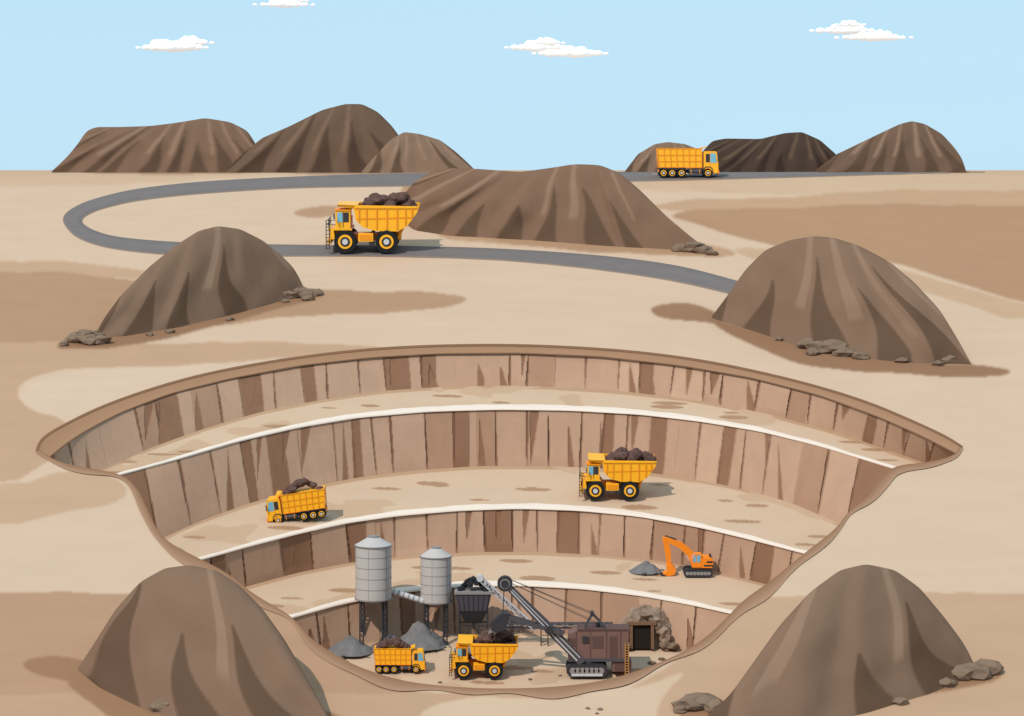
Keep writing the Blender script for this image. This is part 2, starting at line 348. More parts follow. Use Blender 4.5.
# ---------------------------------------------------------------- mounds
def sst(a,b_,x):
    t=min(1,max(0,(x-a)/(b_-a))); return t*t*(3-2*t)
def mound(name,sil,foot,cA='#7B6654',cB='#5C4B3C',cL='#8E7A67',seed=0,k=0.85,yfix=None,freq=1.0,nx=320,kb=1.18,RR=66):
    sil=np.array(sil,float); foot=np.array(foot,float)
    x=np.linspace(sil[0,0],sil[-1,0],nx)
    sg=nx*0.013; hw=int(sg*3.2)
    kk=np.exp(-0.5*(np.arange(-hw,hw+1)/sg)**2); kk/=kk.sum()
    def sm(y): return np.convolve(np.pad(y,hw,mode='reflect',reflect_type='odd'),kk,'valid')
    vs_=sm(np.interp(x,sil[:,0],sil[:,1]))-HY
    vf=sm(np.interp(x,foot[:,0],foot[:,1]))-HY
    vf=np.maximum(vf,vs_+0.3)
    Yf=Yof(np.maximum(vf,1.2)) if yfix is None else np.full(nx,float(yfix))
    if yfix is not None:
        vf=F*drop(Yf)/Yf
        vs_=np.minimum(vs_,vf-0.3)
    hpx=vf-vs_; hmax=hpx.max(); Wd=sil[-1,0]-sil[0,0]; xp=x[np.argmin(vs_)]
    dep=k*hpx*Yf/F*1.0
    R=RR+16; ts=np.r_[np.linspace(-0.06,1,RR),np.linspace(1.05,2.3,16)]
    pts=np.zeros((R,nx,3)); cc=np.zeros((R,nx,3))
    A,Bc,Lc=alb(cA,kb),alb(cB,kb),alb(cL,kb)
    Ycr=Yf+dep
    zf=-drop(Yf); zc=-vs_*Ycr/F
    asp=Wd/hmax*freq
    def fold(q,hf):
        q=q+0.30*noise.noise(Vector((q*0.8,hf*1.6,seed)))
        w=q*1.0+seed*0.37; c=math.floor(w); f=w-c
        e=0.42+0.25*noise.noise(Vector((c*3.1,seed,0.5)))
        sv=0.7+0.6*noise.noise(Vector((c*5.7,seed,9.5)))
        g=f/e if f<e else (1-f)/(1-e)
        g=g*g*(3-2*g)
        return g*sv, f, e, c
    for j in range(nx):
        H_=zc[j]-zf[j]; edge=min(1,hpx[j]/(0.25*hmax))
        lean=(x[j]-xp)/Wd
        for i in range(R):
            t=ts[i]; tc=max(t,0)
            if t<=1: hh=1-(1-tc)**1.7 if t>0 else t*1.2
            else: hh=1-(abs(t-1))**1.6
            hh2=max(0,min(1,hh))
            hf=hh2*hpx[j]/hmax
            q=lean/(0.42+0.70*(1-hf))*asp*2.1
            g,f,e,c=fold(q,hf)
            n2=noise.noise(Vector((lean*6*asp/2,hf*3,seed+5.0)))
            amp=edge*math.sin(math.pi*hh2**0.8)**0.7 if 0<hh2<1 else 0
            sz=hmax*Yf[j]/F
            dY=-(g-0.5)*0.06*sz*amp - n2*0.05*sz*amp
            pts[i,j]=((x[j]-CX)*(Yf[j]+dep[j]*t)/F,Yf[j]+dep[j]*t+dY,zf[j]+H_*hh+ZO)
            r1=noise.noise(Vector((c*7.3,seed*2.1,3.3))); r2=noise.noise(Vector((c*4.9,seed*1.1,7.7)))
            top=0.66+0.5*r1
            wgd=0.30*(1-hf/max(.3,top))+0.02          # painted shade wedge: wide at the foot, pointed at the top
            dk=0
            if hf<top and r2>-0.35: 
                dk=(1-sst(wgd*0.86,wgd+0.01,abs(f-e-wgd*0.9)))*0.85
            lt=sst(0.06,0.09,f)*(1-sst(e*0.64,e*0.70,f))*sst(0.28,0.36,hf+0.1*n2)*(0.8 if r1>-.15 else 0.0)  # painted highlight on the upper left flank of a fold
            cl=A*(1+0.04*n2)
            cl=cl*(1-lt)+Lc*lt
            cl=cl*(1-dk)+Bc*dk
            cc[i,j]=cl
    cc=blur(cc,1,0)
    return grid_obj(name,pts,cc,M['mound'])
hk=dict(nx=160,RR=40,kb=1.12)
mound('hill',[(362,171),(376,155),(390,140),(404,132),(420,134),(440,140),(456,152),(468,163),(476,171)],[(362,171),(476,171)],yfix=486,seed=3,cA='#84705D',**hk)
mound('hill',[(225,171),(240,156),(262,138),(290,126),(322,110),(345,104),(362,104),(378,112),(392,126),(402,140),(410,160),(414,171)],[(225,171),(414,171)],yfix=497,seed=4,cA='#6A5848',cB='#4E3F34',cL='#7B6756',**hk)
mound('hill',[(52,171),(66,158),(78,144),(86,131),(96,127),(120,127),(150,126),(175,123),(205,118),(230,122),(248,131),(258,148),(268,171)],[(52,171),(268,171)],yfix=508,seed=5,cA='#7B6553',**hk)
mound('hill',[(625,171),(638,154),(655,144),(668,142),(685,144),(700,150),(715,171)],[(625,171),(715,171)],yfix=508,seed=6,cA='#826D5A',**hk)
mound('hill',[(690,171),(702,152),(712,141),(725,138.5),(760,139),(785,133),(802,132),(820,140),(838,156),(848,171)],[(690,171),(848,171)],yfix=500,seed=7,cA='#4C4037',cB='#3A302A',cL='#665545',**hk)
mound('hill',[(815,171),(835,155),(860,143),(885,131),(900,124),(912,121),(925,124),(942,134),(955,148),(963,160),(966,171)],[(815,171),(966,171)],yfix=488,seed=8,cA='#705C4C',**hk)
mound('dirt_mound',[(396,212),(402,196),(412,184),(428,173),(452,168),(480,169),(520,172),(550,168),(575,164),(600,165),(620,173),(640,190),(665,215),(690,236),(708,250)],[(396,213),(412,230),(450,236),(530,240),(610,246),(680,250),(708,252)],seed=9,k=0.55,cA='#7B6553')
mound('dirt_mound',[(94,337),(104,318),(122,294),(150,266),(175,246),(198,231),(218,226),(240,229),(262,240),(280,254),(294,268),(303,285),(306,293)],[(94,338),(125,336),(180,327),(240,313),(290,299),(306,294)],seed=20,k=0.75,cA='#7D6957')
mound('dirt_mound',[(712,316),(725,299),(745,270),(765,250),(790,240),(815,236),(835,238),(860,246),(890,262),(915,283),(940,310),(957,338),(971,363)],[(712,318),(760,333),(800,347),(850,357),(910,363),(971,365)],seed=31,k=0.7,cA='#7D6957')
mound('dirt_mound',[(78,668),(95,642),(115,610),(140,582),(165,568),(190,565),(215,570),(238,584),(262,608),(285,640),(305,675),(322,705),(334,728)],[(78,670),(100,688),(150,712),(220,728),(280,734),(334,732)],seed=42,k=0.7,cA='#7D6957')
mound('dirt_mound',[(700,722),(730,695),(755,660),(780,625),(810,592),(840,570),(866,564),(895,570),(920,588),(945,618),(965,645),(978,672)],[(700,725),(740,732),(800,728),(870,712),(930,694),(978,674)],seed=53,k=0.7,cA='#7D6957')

# ---------------------------------------------------------------- generic part builder
class B:
    def __init__(s): s.v=[];s.f=[];s.m=[];s.mats=[];s.sm=[]
    def mi(s,m):
        if m not in s.mats: s.mats.append(m)
        return s.mats.index(m)
    def add(s,vs,fs,m,smooth=False):
        o=len(s.v); s.v+= [tuple(v) for v in vs]; k=s.mi(m)
        for f in fs: s.f.append([i+o for i in f]); s.m.append(k); s.sm.append(smooth)
    def box(s,x0,x1,y0,y1,z0,z1,m):
        v=[(x,y,z) for x in(x0,x1) for y in(y0,y1) for z in(z0,z1)]
        s.add(v,[(0,1,3,2),(4,6,7,5),(0,4,5,1),(2,3,7,6),(0,2,6,4),(1,5,7,3)],m)
    def prism(s,poly,y0,y1,m):
        n_=len(poly); v=[(p[0],y0,p[1]) for p in poly]+[(p[0],y1,p[1]) for p in poly]
        s.add(v,[list(range(n_)),list(range(2*n_-1,n_-1,-1))]+[(i,(i+1)%n_,(i+1)%n_+n_,i+n_) for i in range(n_)],m)
    def cyl(s,p0,p1,r0,m,r1=None,n=16,smooth=True):
        r1=r0 if r1 is None else r1
        p0,p1=Vector(p0),Vector(p1); d=(p1-p0).normalized()
        a=d.orthogonal().normalized(); b_=d.cross(a)
        v=[];
        for p,r in((p0,r0),(p1,r1)):
            for i in range(n):
                t=2*math.pi*i/n; v.append(p+(a*math.cos(t)+b_*math.sin(t))*r)
        s.add(v,[(i,(i+1)%n,(i+1)%n+n,i+n) for i in range(n)],m,smooth and n>6)
        s.add(v,[list(range(n))[::-1],list(range(n,2*n))],m)
    def beam(s,p0,p1,w,m): s.cyl(p0,p1,w*0.7,m,n=4)
    def rock(s,c,r,m,sq=(1,1,1),sub=2,rough=0.35):
        bm=bmesh.new(); bmesh.ops.create_icosphere(bm,subdivisions=sub,radius=1)
        sd=random.uniform(0,99)
        v=[]
        for w in bm.verts:
            k=1+rough*noise.noise(w.co*1.3+Vector((sd,sd,sd)))*1.6
            v.append((c[0]+w.co.x*r*sq[0]*k,c[1]+w.co.y*r*sq[1]*k,c[2]+w.co.z*r*sq[2]*k))
        s.add(v,[[q.index for q in f.verts] for f in bm.faces],m); bm.free()
    def obj(s,name,mesh=None,parent=None):
        me=bpy.data.meshes.new(name); me.from_pydata(s.v,[],s.f)
        for k in s.mats: me.materials.append(M[k])
        me.polygons.foreach_set('material_index',s.m); me.polygons.foreach_set('use_smooth',s.sm)
        bm=bmesh.new(); bm.from_mesh(me); bmesh.ops.recalc_face_normals(bm,faces=bm.faces); bm.to_mesh(me); bm.free()
        me.update()
        return link(bpy.data.objects.new(name,me),parent)
def heap(b,x0,x1,y0,y1,z,h,m,n_=16,r=0.6):
    for i in range(n_):
        u=random.random(); w=random.uniform(0.12,0.88)
        x=x0+(x1-x0)*u; y=y0+(y1-y0)*w
        zz=z+h*(1-abs(2*u-1)**1.6)*(1-0.4*abs(2*w-1))-r*0.55
        b.rock((x,y,zz),r*random.uniform(.8,1.25),m,(1.15,1,0.85),2,0.3)
ROLL=math.atan(SL)*0.35
def place(o,x,y,d,px,units=10.0,rz=0,ry=0,roll=ROLL,sy=1.0):
    p=P(x,y,d); s=px/units*p[1]/F
    o.scale=(s,s*sy,s); o.location=p
    o.rotation_mode='XYZ'
    mt=Matrix.Rotation(roll,3,'X')@Matrix.Rotation(ry,3,'Y')@Matrix.Rotation(rz,3,'Z')
    o.rotation_euler=mt.to_euler('XYZ')
    return o

def wheel(b,x,y0,y1,r,hub='yellow'):
    b.cyl((x,y0,r),(x,y1,r),r,'rubber',n=28)
    s=-1 if y0<0 else 1
    for i in range(16):
        t=2*math.pi*i/16
        b.beam((x+math.cos(t)*r*0.98,y0,r+math.sin(t)*r*0.98),(x+math.cos(t+.1)*r*0.98,y1,r+math.sin(t+.1)*r*0.98),r*0.08,'rubber')
    b.cyl((x,y0+s*0.01,r),(x,y0+s*0.08,r),r*0.64,hub,n=24)
    b.cyl((x,y0+s*0.085,r),(x,y0+s*0.12,r),r*0.44,'dark',n=20)
    b.cyl((x,y0+s*0.125,r),(x,y0+s*0.22,r),r*0.26,'white',n=14)

def haul_truck():
    b=B(); R=1.2
    for s in(-1,1):
        wheel(b,-2.9,s*2.45,s*1.5,R); wheel(b,1.55,s*2.45,s*0.7,R)
    b.box(-4.2,3.0,-1.1,1.1,1.2,1.95,'amber')
    b.cyl((-2.9,-1.6,R),(-2.9,1.6,R),0.3,'dark'); b.cyl((1.55,-1.6,R),(1.55,1.6,R),0.35,'dark')
    b.box(-4.75,-2.2,-2.3,2.3,2.42,2.62,'yellow')
    b.box(-4.6,-2.4,-1.3,1.3,1.3,2.42,'amber')
    b.box(-4.85,-4.45,-2.3,2.3,0.95,1.45,'yellow')
    b.prism([(-4.5,1.45),(-4.0,1.45),(-4.15,2.42),(-4.5,2.42)],-2.3,2.3,'yellow')
    for i in range(6): b.box(-4.68,-4.6,-1.1,1.1,1.5+i*0.15,1.56+i*0.15,'dark')
    b.box(-3.95,-2.35,-2.3,-0.3,2.62,4.55,'yellow')
    b.box(-3.75,-3.18,-2.33,-2.29,3.3,4.35,'glass'); b.box(-3.05,-2.5,-2.33,-2.29,3.3,4.35,'dark')
    b.box(-3.99,-3.94,-2.1,-0.5,3.3,4.35,'glass'); b.box(-3.16,-3.09,-2.345,-2.29,2.75,4.4,'dark')
    b.box(-4.05,-2.25,-2.4,-0.2,4.55,4.66,'amber')
    b.box(-3.6,-2.4,0.3,2.2,2.62,3.7,'amber')
    side=[(-3.75,5.22),(-1.4,5.12),(5.0,5.02),(4.85,4.35),(3.75,2.85),(2.7,2.3),(0.4,2.35),(-1.0,2.75),(-1.75,3.5),(-2.0,4.75),(-3.75,4.98)]
    b.prism([(-3.75,5.22),(-2.0,5.14),(-1.6,5.1),(-2.0,4.75),(-3.75,4.98)],-2.35,2.35,'yellow')
    for s in(-1,1):
        b.prism(side,s*2.35,s*2.2,'yellow')
        rib=[(-1.4,3.3),(-0.6,2.8),(0.5,2.5),(1.6,2.45),(2.7,2.5),(3.6,2.95),(4.3,3.8)]
        for (x,z) in rib: b.box(x-0.07,x+0.07,min(s*2.34,s*2.44),max(s*2.34,s*2.44),z+0.05,4.85,'amber')
        b.box(-1.9,4.85,min(s*2.34,s*2.48),max(s*2.34,s*2.48),4.82,5.03,'yellow')
        b.prism([(-1.6,3.6),(4.3,3.75),(4.4,3.87),(-1.65,3.72)],s*2.34,s*2.40,'amber')
    b.prism([(-2.0,4.75),(-1.75,3.5),(-1.0,2.75),(0.4,2.35),(2.7,2.3),(3.75,2.85),(4.85,4.35),(4.7,4.4),(3.6,3.0),(2.6,2.5),(0.4,2.55),(-0.9,2.95),(-1.5,3.6),(-1.75,4.8)],-2.2,2.2,'amber')
    b.prism([(-1.7,4.6),(-1.4,3.6),(-.8,3),(.4,2.6),(2.6,2.55),(3.6,3.1),(4.6,4.6)],-2.15,2.15,'coal')
    heap(b,-0.9,1.9,-1.7,1.7,5.0,1.15,'coal',14,0.62); heap(b,1.4,4.3,-1.7,1.7,5.0,1.2,'coal',14,0.62)
    b.cyl((-0.6,-1.5,1.5),(0.8,-1.5,3.0),0.16,'dark'); b.cyl((2.7,-1.3,1.5),(3.2,-1.3,2.6),0.2,'amber')
    b.box(-1.5,0.1,-2.3,-1.2,1.2,2.1,'yellow'); b.box(-1.35,-0.05,-2.34,-2.3,1.35,1.95,'amber')
    b.box(-0.35,0.25,-2.2,-1.6,0.75,1.2,'dark')
    for x in(-4.95,-4.6):
        b.beam((x,-2.35,0.35),(x,-2.35,3.5),0.09,'dark')
    for i in range(8): b.beam((-4.95,-2.35,0.5+i*0.38),(-4.6,-2.35,0.5+i*0.38),0.07,'dark')
    for z in(3.05,3.5):
        b.beam((-4.95,-2.3,z),(-3.95,-2.3,z),0.06,'dark'); b.beam((-4.8,-2.3,z),(-4.8,2.3,z),0.06,'dark')
    for y in(-1,0,1,2.2): b.beam((-4.8,y,2.6),(-4.8,y,3.5),0.06,'dark')
    b.beam((-4.0,-2.5,3.6),(-4.0,-2.9,4.1),0.05,'dark'); b.box(-4.1,-4.0,-3.05,-2.75,3.7,4.3,'dark')
    b.cyl((-4.86,-1.7,1.2),(-4.9,-1.7,1.2),0.17,'white',n=12); b.cyl((-4.86,1.7,1.2),(-4.9,1.7,1.2),0.17,'white',n=12)
    return b
def dump_truck(load=True):
    b=B(); R=0.74
    for s in(-1,1):
        for x in(-3.3,1.0,2.55,3.95): wheel(b,x,s*1.55,s*0.85,R)
    b.box(-4.6,4.6,-0.7,0.7,0.8,1.3,'dark')
    for s in(-1,1):
        for x in(1.0,2.55,3.95): b.prism([(x-.78,1.35),(x-.6,1.62),(x+.6,1.62),(x+.78,1.35),(x+.65,1.35),(x+.5,1.52),(x-.5,1.52),(x-.65,1.35)],s*1.6,s*0.85,'dark')
        b.cyl((-2.3,s*1.2,1.0),(-0.2,s*1.2,1.0),0.38,'char',n=14)
        b.box(-2.0,-1.9,s*1.2-0.4,s*1.2+0.4,0.6,1.42,'amber'); b.box(-0.6,-0.5,s*1.2-0.4,s*1.2+0.4,0.6,1.42,'amber')
    b.prism([(-5.0,0.75),(-5.0,2.3),(-4.75,4.1),(-4.55,4.3),(-2.75,4.3),(-2.6,4.1),(-2.6,1.2),(-2.75,0.9),(-4.2,0.9),(-4.25,0.7)],-1.55,1.55,'yellow')
    b.prism([(-5.03,2.45),(-4.83,3.95),(-4.78,3.95),(-4.98,2.45)],-1.35,1.35,'glass')
    b.box(-5.12,-4.95,-1.6,1.6,0.55,1.25,'orange'); b.box(-5.06,-5.0,-1.0,1.0,1.4,2.1,'dark')
    for s in(-1,1):
        b.prism([(-4.75,2.4),(-4.5,3.95),(-3.7,3.95),(-3.7,2.4)],s*1.55,s*1.585,'glass')
        b.prism([(-3.6,2.5),(-3.6,3.85),(-2.95,3.85),(-2.95,2.5)],s*1.55,s*1.585,'dark')
        b.box(-3.69,-3.62,min(s*1.55,s*1.6),max(s*1.55,s*1.6),1.0,4.0,'amber')
        b.prism([(-4.2,0.9),(-4.05,1.5),(-3.7,1.8),(-2.9,1.8),(-2.6,1.5),(-2.5,0.9),(-2.6,.9),(-2.75,1.4),(-3,1.65),(-3.65,1.65),(-3.95,1.4),(-4.08,0.9)],s*1.6,s*1.35,'dark')
        b.box(-5.0,-4.85,s*1.95-0.12,s*1.95+0.12,2.6,3.5,'dark'); b.beam((-4.9,s*1.5,3.6),(-4.9,s*1.95,3.5),0.06,'dark')
        b.cyl((-5.13,s*1.2,0.9),(-5.16,s*1.2,0.9),0.17,'white',n=12)
    b.prism([(-2.4,1.6),(4.55,1.6),(4.95,4.75),(-2.3,4.75)],-1.5,1.5,'yellow')
    for s in(-1,1):
        for i in range(8):
            x=-2.3+i*1.0; b.prism([(x-0.06,1.6),(x+0.06,1.6),(x+0.06+0.035*i,4.8),(x-0.06+0.035*i,4.8)],s*1.49,s*1.60,'amber')
        for z in(1.62,2.65,3.65,4.72): b.box(-2.38,4.66 + (z-1.6)*0.08,min(s*1.49,s*1.57),max(s*1.49,s*1.57),z-0.06,z+0.06,'orange' if z==1.62 else 'amber')
    b.prism([(-3.1,4.95),(-2.3,4.7),(-2.3,4.9),(-3.05,5.1)],-1.5,1.5,'yellow')
    b.box(4.65,4.8,-1.3,1.3,0.9,1.3,'orange')
    if load: heap(b,-1.7,4.3,-1.1,1.1,4.85,1.8,'coal',30,0.58)
    else: b.box(-2.2,4.8,-1.4,1.4,4.752,4.8,'amber')
    return b
place(haul_truck().obj('haul_truck'),373.5,250.5,0,92)
place(haul_truck().obj('haul_truck'),617,496,d2,77)
place(haul_truck().obj('haul_truck'),484,674,d4,69)
place(dump_truck(False).obj('dump_truck'),687,177.5,0,61,rz=math.pi,roll=0.0)
place(dump_truck().obj('dump_truck'),299.5,519.5,d2,60,ry=math.radians(-8.5))
place(dump_truck().obj('dump_truck'),399.5,671.5,d4,51,rz=math.pi,roll=-0.0)

# ---------------------------------------------------------------- excavator
b=B()
def track(b,x0,x1,y0,y1,h,m='dark',n_=7):
    r=h/2; poly=[]
    for i in range(9):
        t=math.pi/2+math.pi*i/8; poly.append((x0+r+math.cos(t)*r,r+math.sin(t)*r))
    for i in range(9):
        t=-math.pi/2+math.pi*i/8; poly.append((x1-r+math.cos(t)*r,r+math.sin(t)*r))
    b.prism(poly,y0,y1,m)
    for i in range(n_):
        x=x0+r+(x1-x0-2*r)*i/(n_-1); b.cyl((x,y0-0.4,r),(x,y0,r),r*0.5,'steel2',n=12)
    k=int((x1-x0)/2)
    for i in range(k): b.box(x0+r*.6+i*(x1-x0-r*1.2)/k,x0+r*.6+i*(x1-x0-r*1.2)/k+0.9,y0-0.2,y1+0.2,h-0.1,h+0.45,m)
track(b,-15,14,-9,-4,7.5); track(b,-15,14,4,9,7.5)
b.cyl((0,0,6),(0,0,9),6,'dark')
b.prism([(-6,9),(13,9),(14.5,11),(14.5,17),(12,19),(4,19),(-6,14)],-8,8,'exc')
b.box(5,14.7,-8.1,-7.9,10.5,12.2,'dark'); b.box(11,13,-4,4,19,21,'dark'); b.box(8,14.0,-8.1,-7.9,14,16,'dark')
b.prism([(-7,10),(2.5,10),(2.5,23.5),(-4,23.5),(-7,18)],-8.4,-1.5,'exc')
b.prism([(-5.9,15),(-2.8,15),(-2.8,22.2),(-3.6,22.2),(-5.9,18)],-8.6,-8.4,'glass'); b.box(-2,1.6,-8.6,-8.4,15,22.2,'glass')
b.prism([(-7.1,18.2),(-4.1,23.3),(-3.9,23),(-6.9,18)],-7.8,-2,'glass')
b.prism([(-6,11),(-1,15),(-5,24),(-16,33),(-32,39),(-34.5,36),(-32,33.5),(-20,28.5),(-12,21)],-1.5,2,'exc')
b.prism([(-36,38.5),(-31.5,38),(-27.5,26),(-27,9),(-30.5,9),(-33,22)],-1.2,2.2,'exc')
b.cyl((-9,0.5,15),(-16,0.5,27),0.9,'white'); b.cyl((-22,0.5,36),(-33,0.5,39.5),0.9,'dark')
b.prism([(-32,11),(-25.5,11),(-22,6),(-24,1),(-30,-0.5),(-35.5,1.5),(-31,4.5)],-4,5,'exc')
b.prism([(-30,0),(-35.5,2),(-37.5,0.5),(-32,-1)],-4,5,'dark')
o=b.obj('excavator'); place(o,698,575,d3,1,1)

def pile(name,x,y,d,w,h,seed,mat='gravel',peak=0.0):
    random.seed(seed); p=P(x,y,d); s=p[1]/F
    n1,n2=56,16; pts=np.zeros((n2,n1+1,3))
    for i in range(n2):
        t=i/(n2-1)
        for j in range(n1+1):
            a=2*math.pi*j/n1
            r=t*(1+0.13*noise.noise(Vector((math.cos(a)*1.6,math.sin(a)*1.6,seed))))
            z=h*(1-t)**0.9*(1+0.22*noise.noise(Vector((math.cos(a)*t*3,math.sin(a)*t*3,seed+3))))-t*1.0
            if t<0.2: z=h*(1-0.2)**0.9*(1-(t/0.2)**2)*0.18+h*0.8
            jx=noise.noise(Vector((j*1.3,i*1.7,seed)))*0.8*t
            pts[i,j]=((peak*w/2*(1-t)+r*w/2*math.cos(a)+jx)*s,(r*w*0.42*math.sin(a))*s,z*s)
        pts[i,n1]=pts[i,0]
    o=grid_obj(name,pts,(0.2,0.2,0.2),M[mat],smooth=False); o.location=p
    b=B()
    for k in range(16):
        a=random.uniform(0,6.28); r=w*0.5*random.uniform(.75,1.12)
        b.rock((math.cos(a)*r*s,math.sin(a)*r*0.85*s-0.0,0.25*s),random.uniform(.9,1.8)*s,mat,(1.3,1,.8),1)
    q=b.obj('loose_stones'); q.parent=o
    return o
pile('gravel_pile',646,571,d3,34,11,1)
pile('gravel_pile',421,645,d4,54,25,2,peak=-0.1)
pile('gravel_pile',350,651,d4,50,16,3)
pile('gravel_pile',392,648,d4,40,14,4)
pile('gravel_pile',470,650,d4,36,10,5)

# ---------------------------------------------------------------- silos
def silo(x,y,d,r,z0,z1,zc):
    b=B(); 
    b.cyl((0,0,z0),(0,0,z1),r,'steel',n=40)
    b.cyl((0,0,z1),(0,0,zc),r*1.04,'steel',r*0.30,n=40); b.cyl((0,0,zc),(0,0,zc+1.2),r*0.32,'steel2',n=16)
    b.cyl((0,0,z0-5),(0,0,z0),r*0.5,'steel2',r,n=40)
    for k in range(1,5):
        z=z0+(z1-z0)*k/5; b.cyl((0,0,z-.2),(0,0,z+.2),r*1.015,'steel2',n=40)
    b.cyl((0,0,z0-.6),(0,0,z0+.6),r*1.06,'steel2',n=40); b.cyl((0,0,z1-.5),(0,0,z1+.5),r*1.06,'steel2',n=40)
    for k in range(6):
        a=2*math.pi*k/6+.3; b.box(math.cos(a)*r-.15,math.cos(a)*r+.15,math.sin(a)*r-.15,math.sin(a)*r+.15,z0,z1,'steel2')
    q=r*0.62
    for yy in(-q,q):
        for sx in(-1,1):
            xa=sx*q; 
            b.beam((xa-1.8*1,yy,0),(xa-1.8,yy,z0),1.2,'dark'); b.beam((xa+1.8,yy,0),(xa+1.8,yy,z0),1.2,'dark')
            n_=max(4,int(z0/5)); 
            for k in range(n_):
                za=z0*k/n_; zb=z0*(k+1)/n_
                b.beam((xa-1.8,yy,za),(xa+1.8,yy,zb),0.6,'dark'); b.beam((xa+1.8,yy,za),(xa-1.8,yy,zb),0.6,'dark')
            b.box(xa-3.2,xa+3.2,yy-2,yy+2,-1,1,'dark')
    for xx in(r*.75,r*.75+2): b.beam((xx,-r*.75,z0-3),(xx,-r*.75,z1),0.3,'char')
    return place(b.obj('storage_silo'),x,y,d,1,1,roll=0)
silo(373.5,647,d4,18,49,102,110)
silo(436,641,d4,15.5,40,85,93)
b=B(); b.cyl((0,0,0),(38,0,-12),3,'white',n=14)
for k in range(8): b.cyl((k*5,0,-k*5*12/38-0.0),(k*5+1,0,-(k*5+1)*12/38),3.3,'steel2',n=14)
o=b.obj('transfer_conveyor'); p=P(388,644,d4); s=p[1]/F; o.scale=(s,)*3; o.location=(p[0],p[1],p[2]+54*s)

# hopper
b=B()
def frustum(b,w0,d0,z0,w1,d1_,z1,m):
    v=[(-w0,-d0,z0),(w0,-d0,z0),(w0,d0,z0),(-w0,d0,z0),(-w1,-d1_,z1),(w1,-d1_,z1),(w1,d1_,z1),(-w1,d1_,z1)]
    b.add(v,[(3,2,1,0),(4,5,6,7),(0,1,5,4),(1,2,6,5),(2,3,7,6),(3,0,4,7)],m)
frustum(b,8,6,20,14,11,33,'dark'); frustum(b,14.2,11.2,33,18,13,50,'char'); frustum(b,19,14,50,19,14,52.5,'steel2')
for k in range(-3,4): b.beam((k*4.3,-11.6,33),(k*5.3,-13.1,50),0.6,'dark')
for i in range(70):
    u=random.uniform(-1,1); w=random.uniform(-1,1); b.rock((u*14,w*10,52+13*(1-abs(u)**1.3)*(1-.4*abs(w))),random.uniform(2.2,3.6),'black_ore',(1.1,1,.9),1)
for sx in(-14,14):
    for sy in(-10,10):
        b.beam((sx,sy,0),(sx,sy,36),1.5,'dark')
for z in(3,18):
    b.beam((-14,-10,z),(14,-10,z),1.2,'dark'); b.beam((-14,10,z),(14,10,z),1.2,'dark')
b.beam((-14,-10,3),(0,-10,18),0.9,'dark'); b.beam((14,-10,3),(0,-10,18),0.9,'dark')
for x in(-5,5): b.beam((x,-10,3),(x,-10,20),1.0,'dark')
place(b.obj('ore_hopper'),473.5,642,d4,1,1,roll=0)

# ---------------------------------------------------------------- belt conveyor
b=B()
def truss(b,p0,p1,h,wy,m1,m2,n_):
    p0,p1=Vector(p0),Vector(p1); up=Vector((0,0,h))
    for yy in(-wy,wy):
        o=Vector((0,yy,0))
        b.beam(p0+o,p1+o,0.9,m1); b.beam(p0+o+up,p1+o+up,0.9,m1)
        for k in range(n_):
            a=p0.lerp(p1,k/n_)+o; c=p0.lerp(p1,(k+1)/n_)+o
            b.beam(a,c+up,0.55,m1) if k%2==0 else b.beam(a+up,c,0.55,m1)
            b.beam(a,a+up,0.5,m1)
    b.prism([(p0.x,p0.z+h*0.55),(p1.x,p1.z+h*0.55),(p1.x,p1.z+h*0.85),(p0.x,p0.z+h*0.85)],-wy*0.8,wy*0.8,m2)
truss(b,(-33,0,64),(22,0,14),5.5,3,'white','char',13)
truss(b,(-20,0,17),(100,0,17),5,3,'char','white',20)
b.cyl((-33,-4,67),(-33,4,67),3.4,'white'); b.cyl((-20,-3.5,19.5),(-20,3.5,19.5),3,'dark')
for x in(28,35,70,78):
    b.beam((x,-3,0),(x,-3,17),1.0,'dark'); b.beam((x,3,0),(x,3,17),1.0,'dark')
for z in(4,10): b.beam((28,-3,z),(35,-3,z),0.6,'dark')
b.beam((-15,0,0),(-15,0,17),1.2,'dark'); b.beam((0,0,0),(0,0,34),1.0,'dark')
place(b.obj('belt_conveyor'),513,645,d4,1,1,roll=0)

# ---------------------------------------------------------------- mining shovel
b=B()
track(b,-20,21,-15,-8,13,'dark',7); track(b,-20,21,8,15,13,'dark',7)
b.box(-15,16,-15.8,-15.2,1.2,3.6,'white')
b.box(-14,14,-8,8,4,11,'char'); b.cyl((0,0,10),(0,0,17),13,'char',n=28)
b.box(-18,42,-13,13,15,18,'char')
b.prism([(-18,18),(42,18),(42,46),(-8,46),(-18,42)],-12,12,'house')
b.prism([(-9,46),(43,46),(43,47.5),(-9,47.5)],-12.8,12.8,'house2')
for x in(-10,4,20,34): b.box(x-.35,x+.35,-12.5,-12,18,45,'house2')
b.box(-16.5,-11,-12.3,-12,30,38,'house2'); b.box(6,17,-12.3,-12,28,40,'house2'); b.box(23,31,-12.3,-12,19,40,'house2')
b.box(26,45,-11,11,5,15,'house'); b.box(28,43,-11.5,-11,6.5,13.5,'house2')
b.box(-4,2,-13.5,-12,34,40,'dark'); b.box(10,14,-2,4,47,51,'dark')
for xx in(38.5,42): b.beam((xx,-13.4,2),(xx,-13.4,34),0.8,'rust')
for k in range(12): b.beam((38.5,-13.4,3+k*2.6),(42,-13.4,3+k*2.6),0.6,'rust')
A0=Vector((-4,0,14)); A1=Vector((-81,0,93))
dv=(A1-A0).normalized(); nv=Vector((dv.z,0,-dv.x))
def bp(t,o): q=A0.lerp(A1,t)+nv*o; return (q.x,q.z)
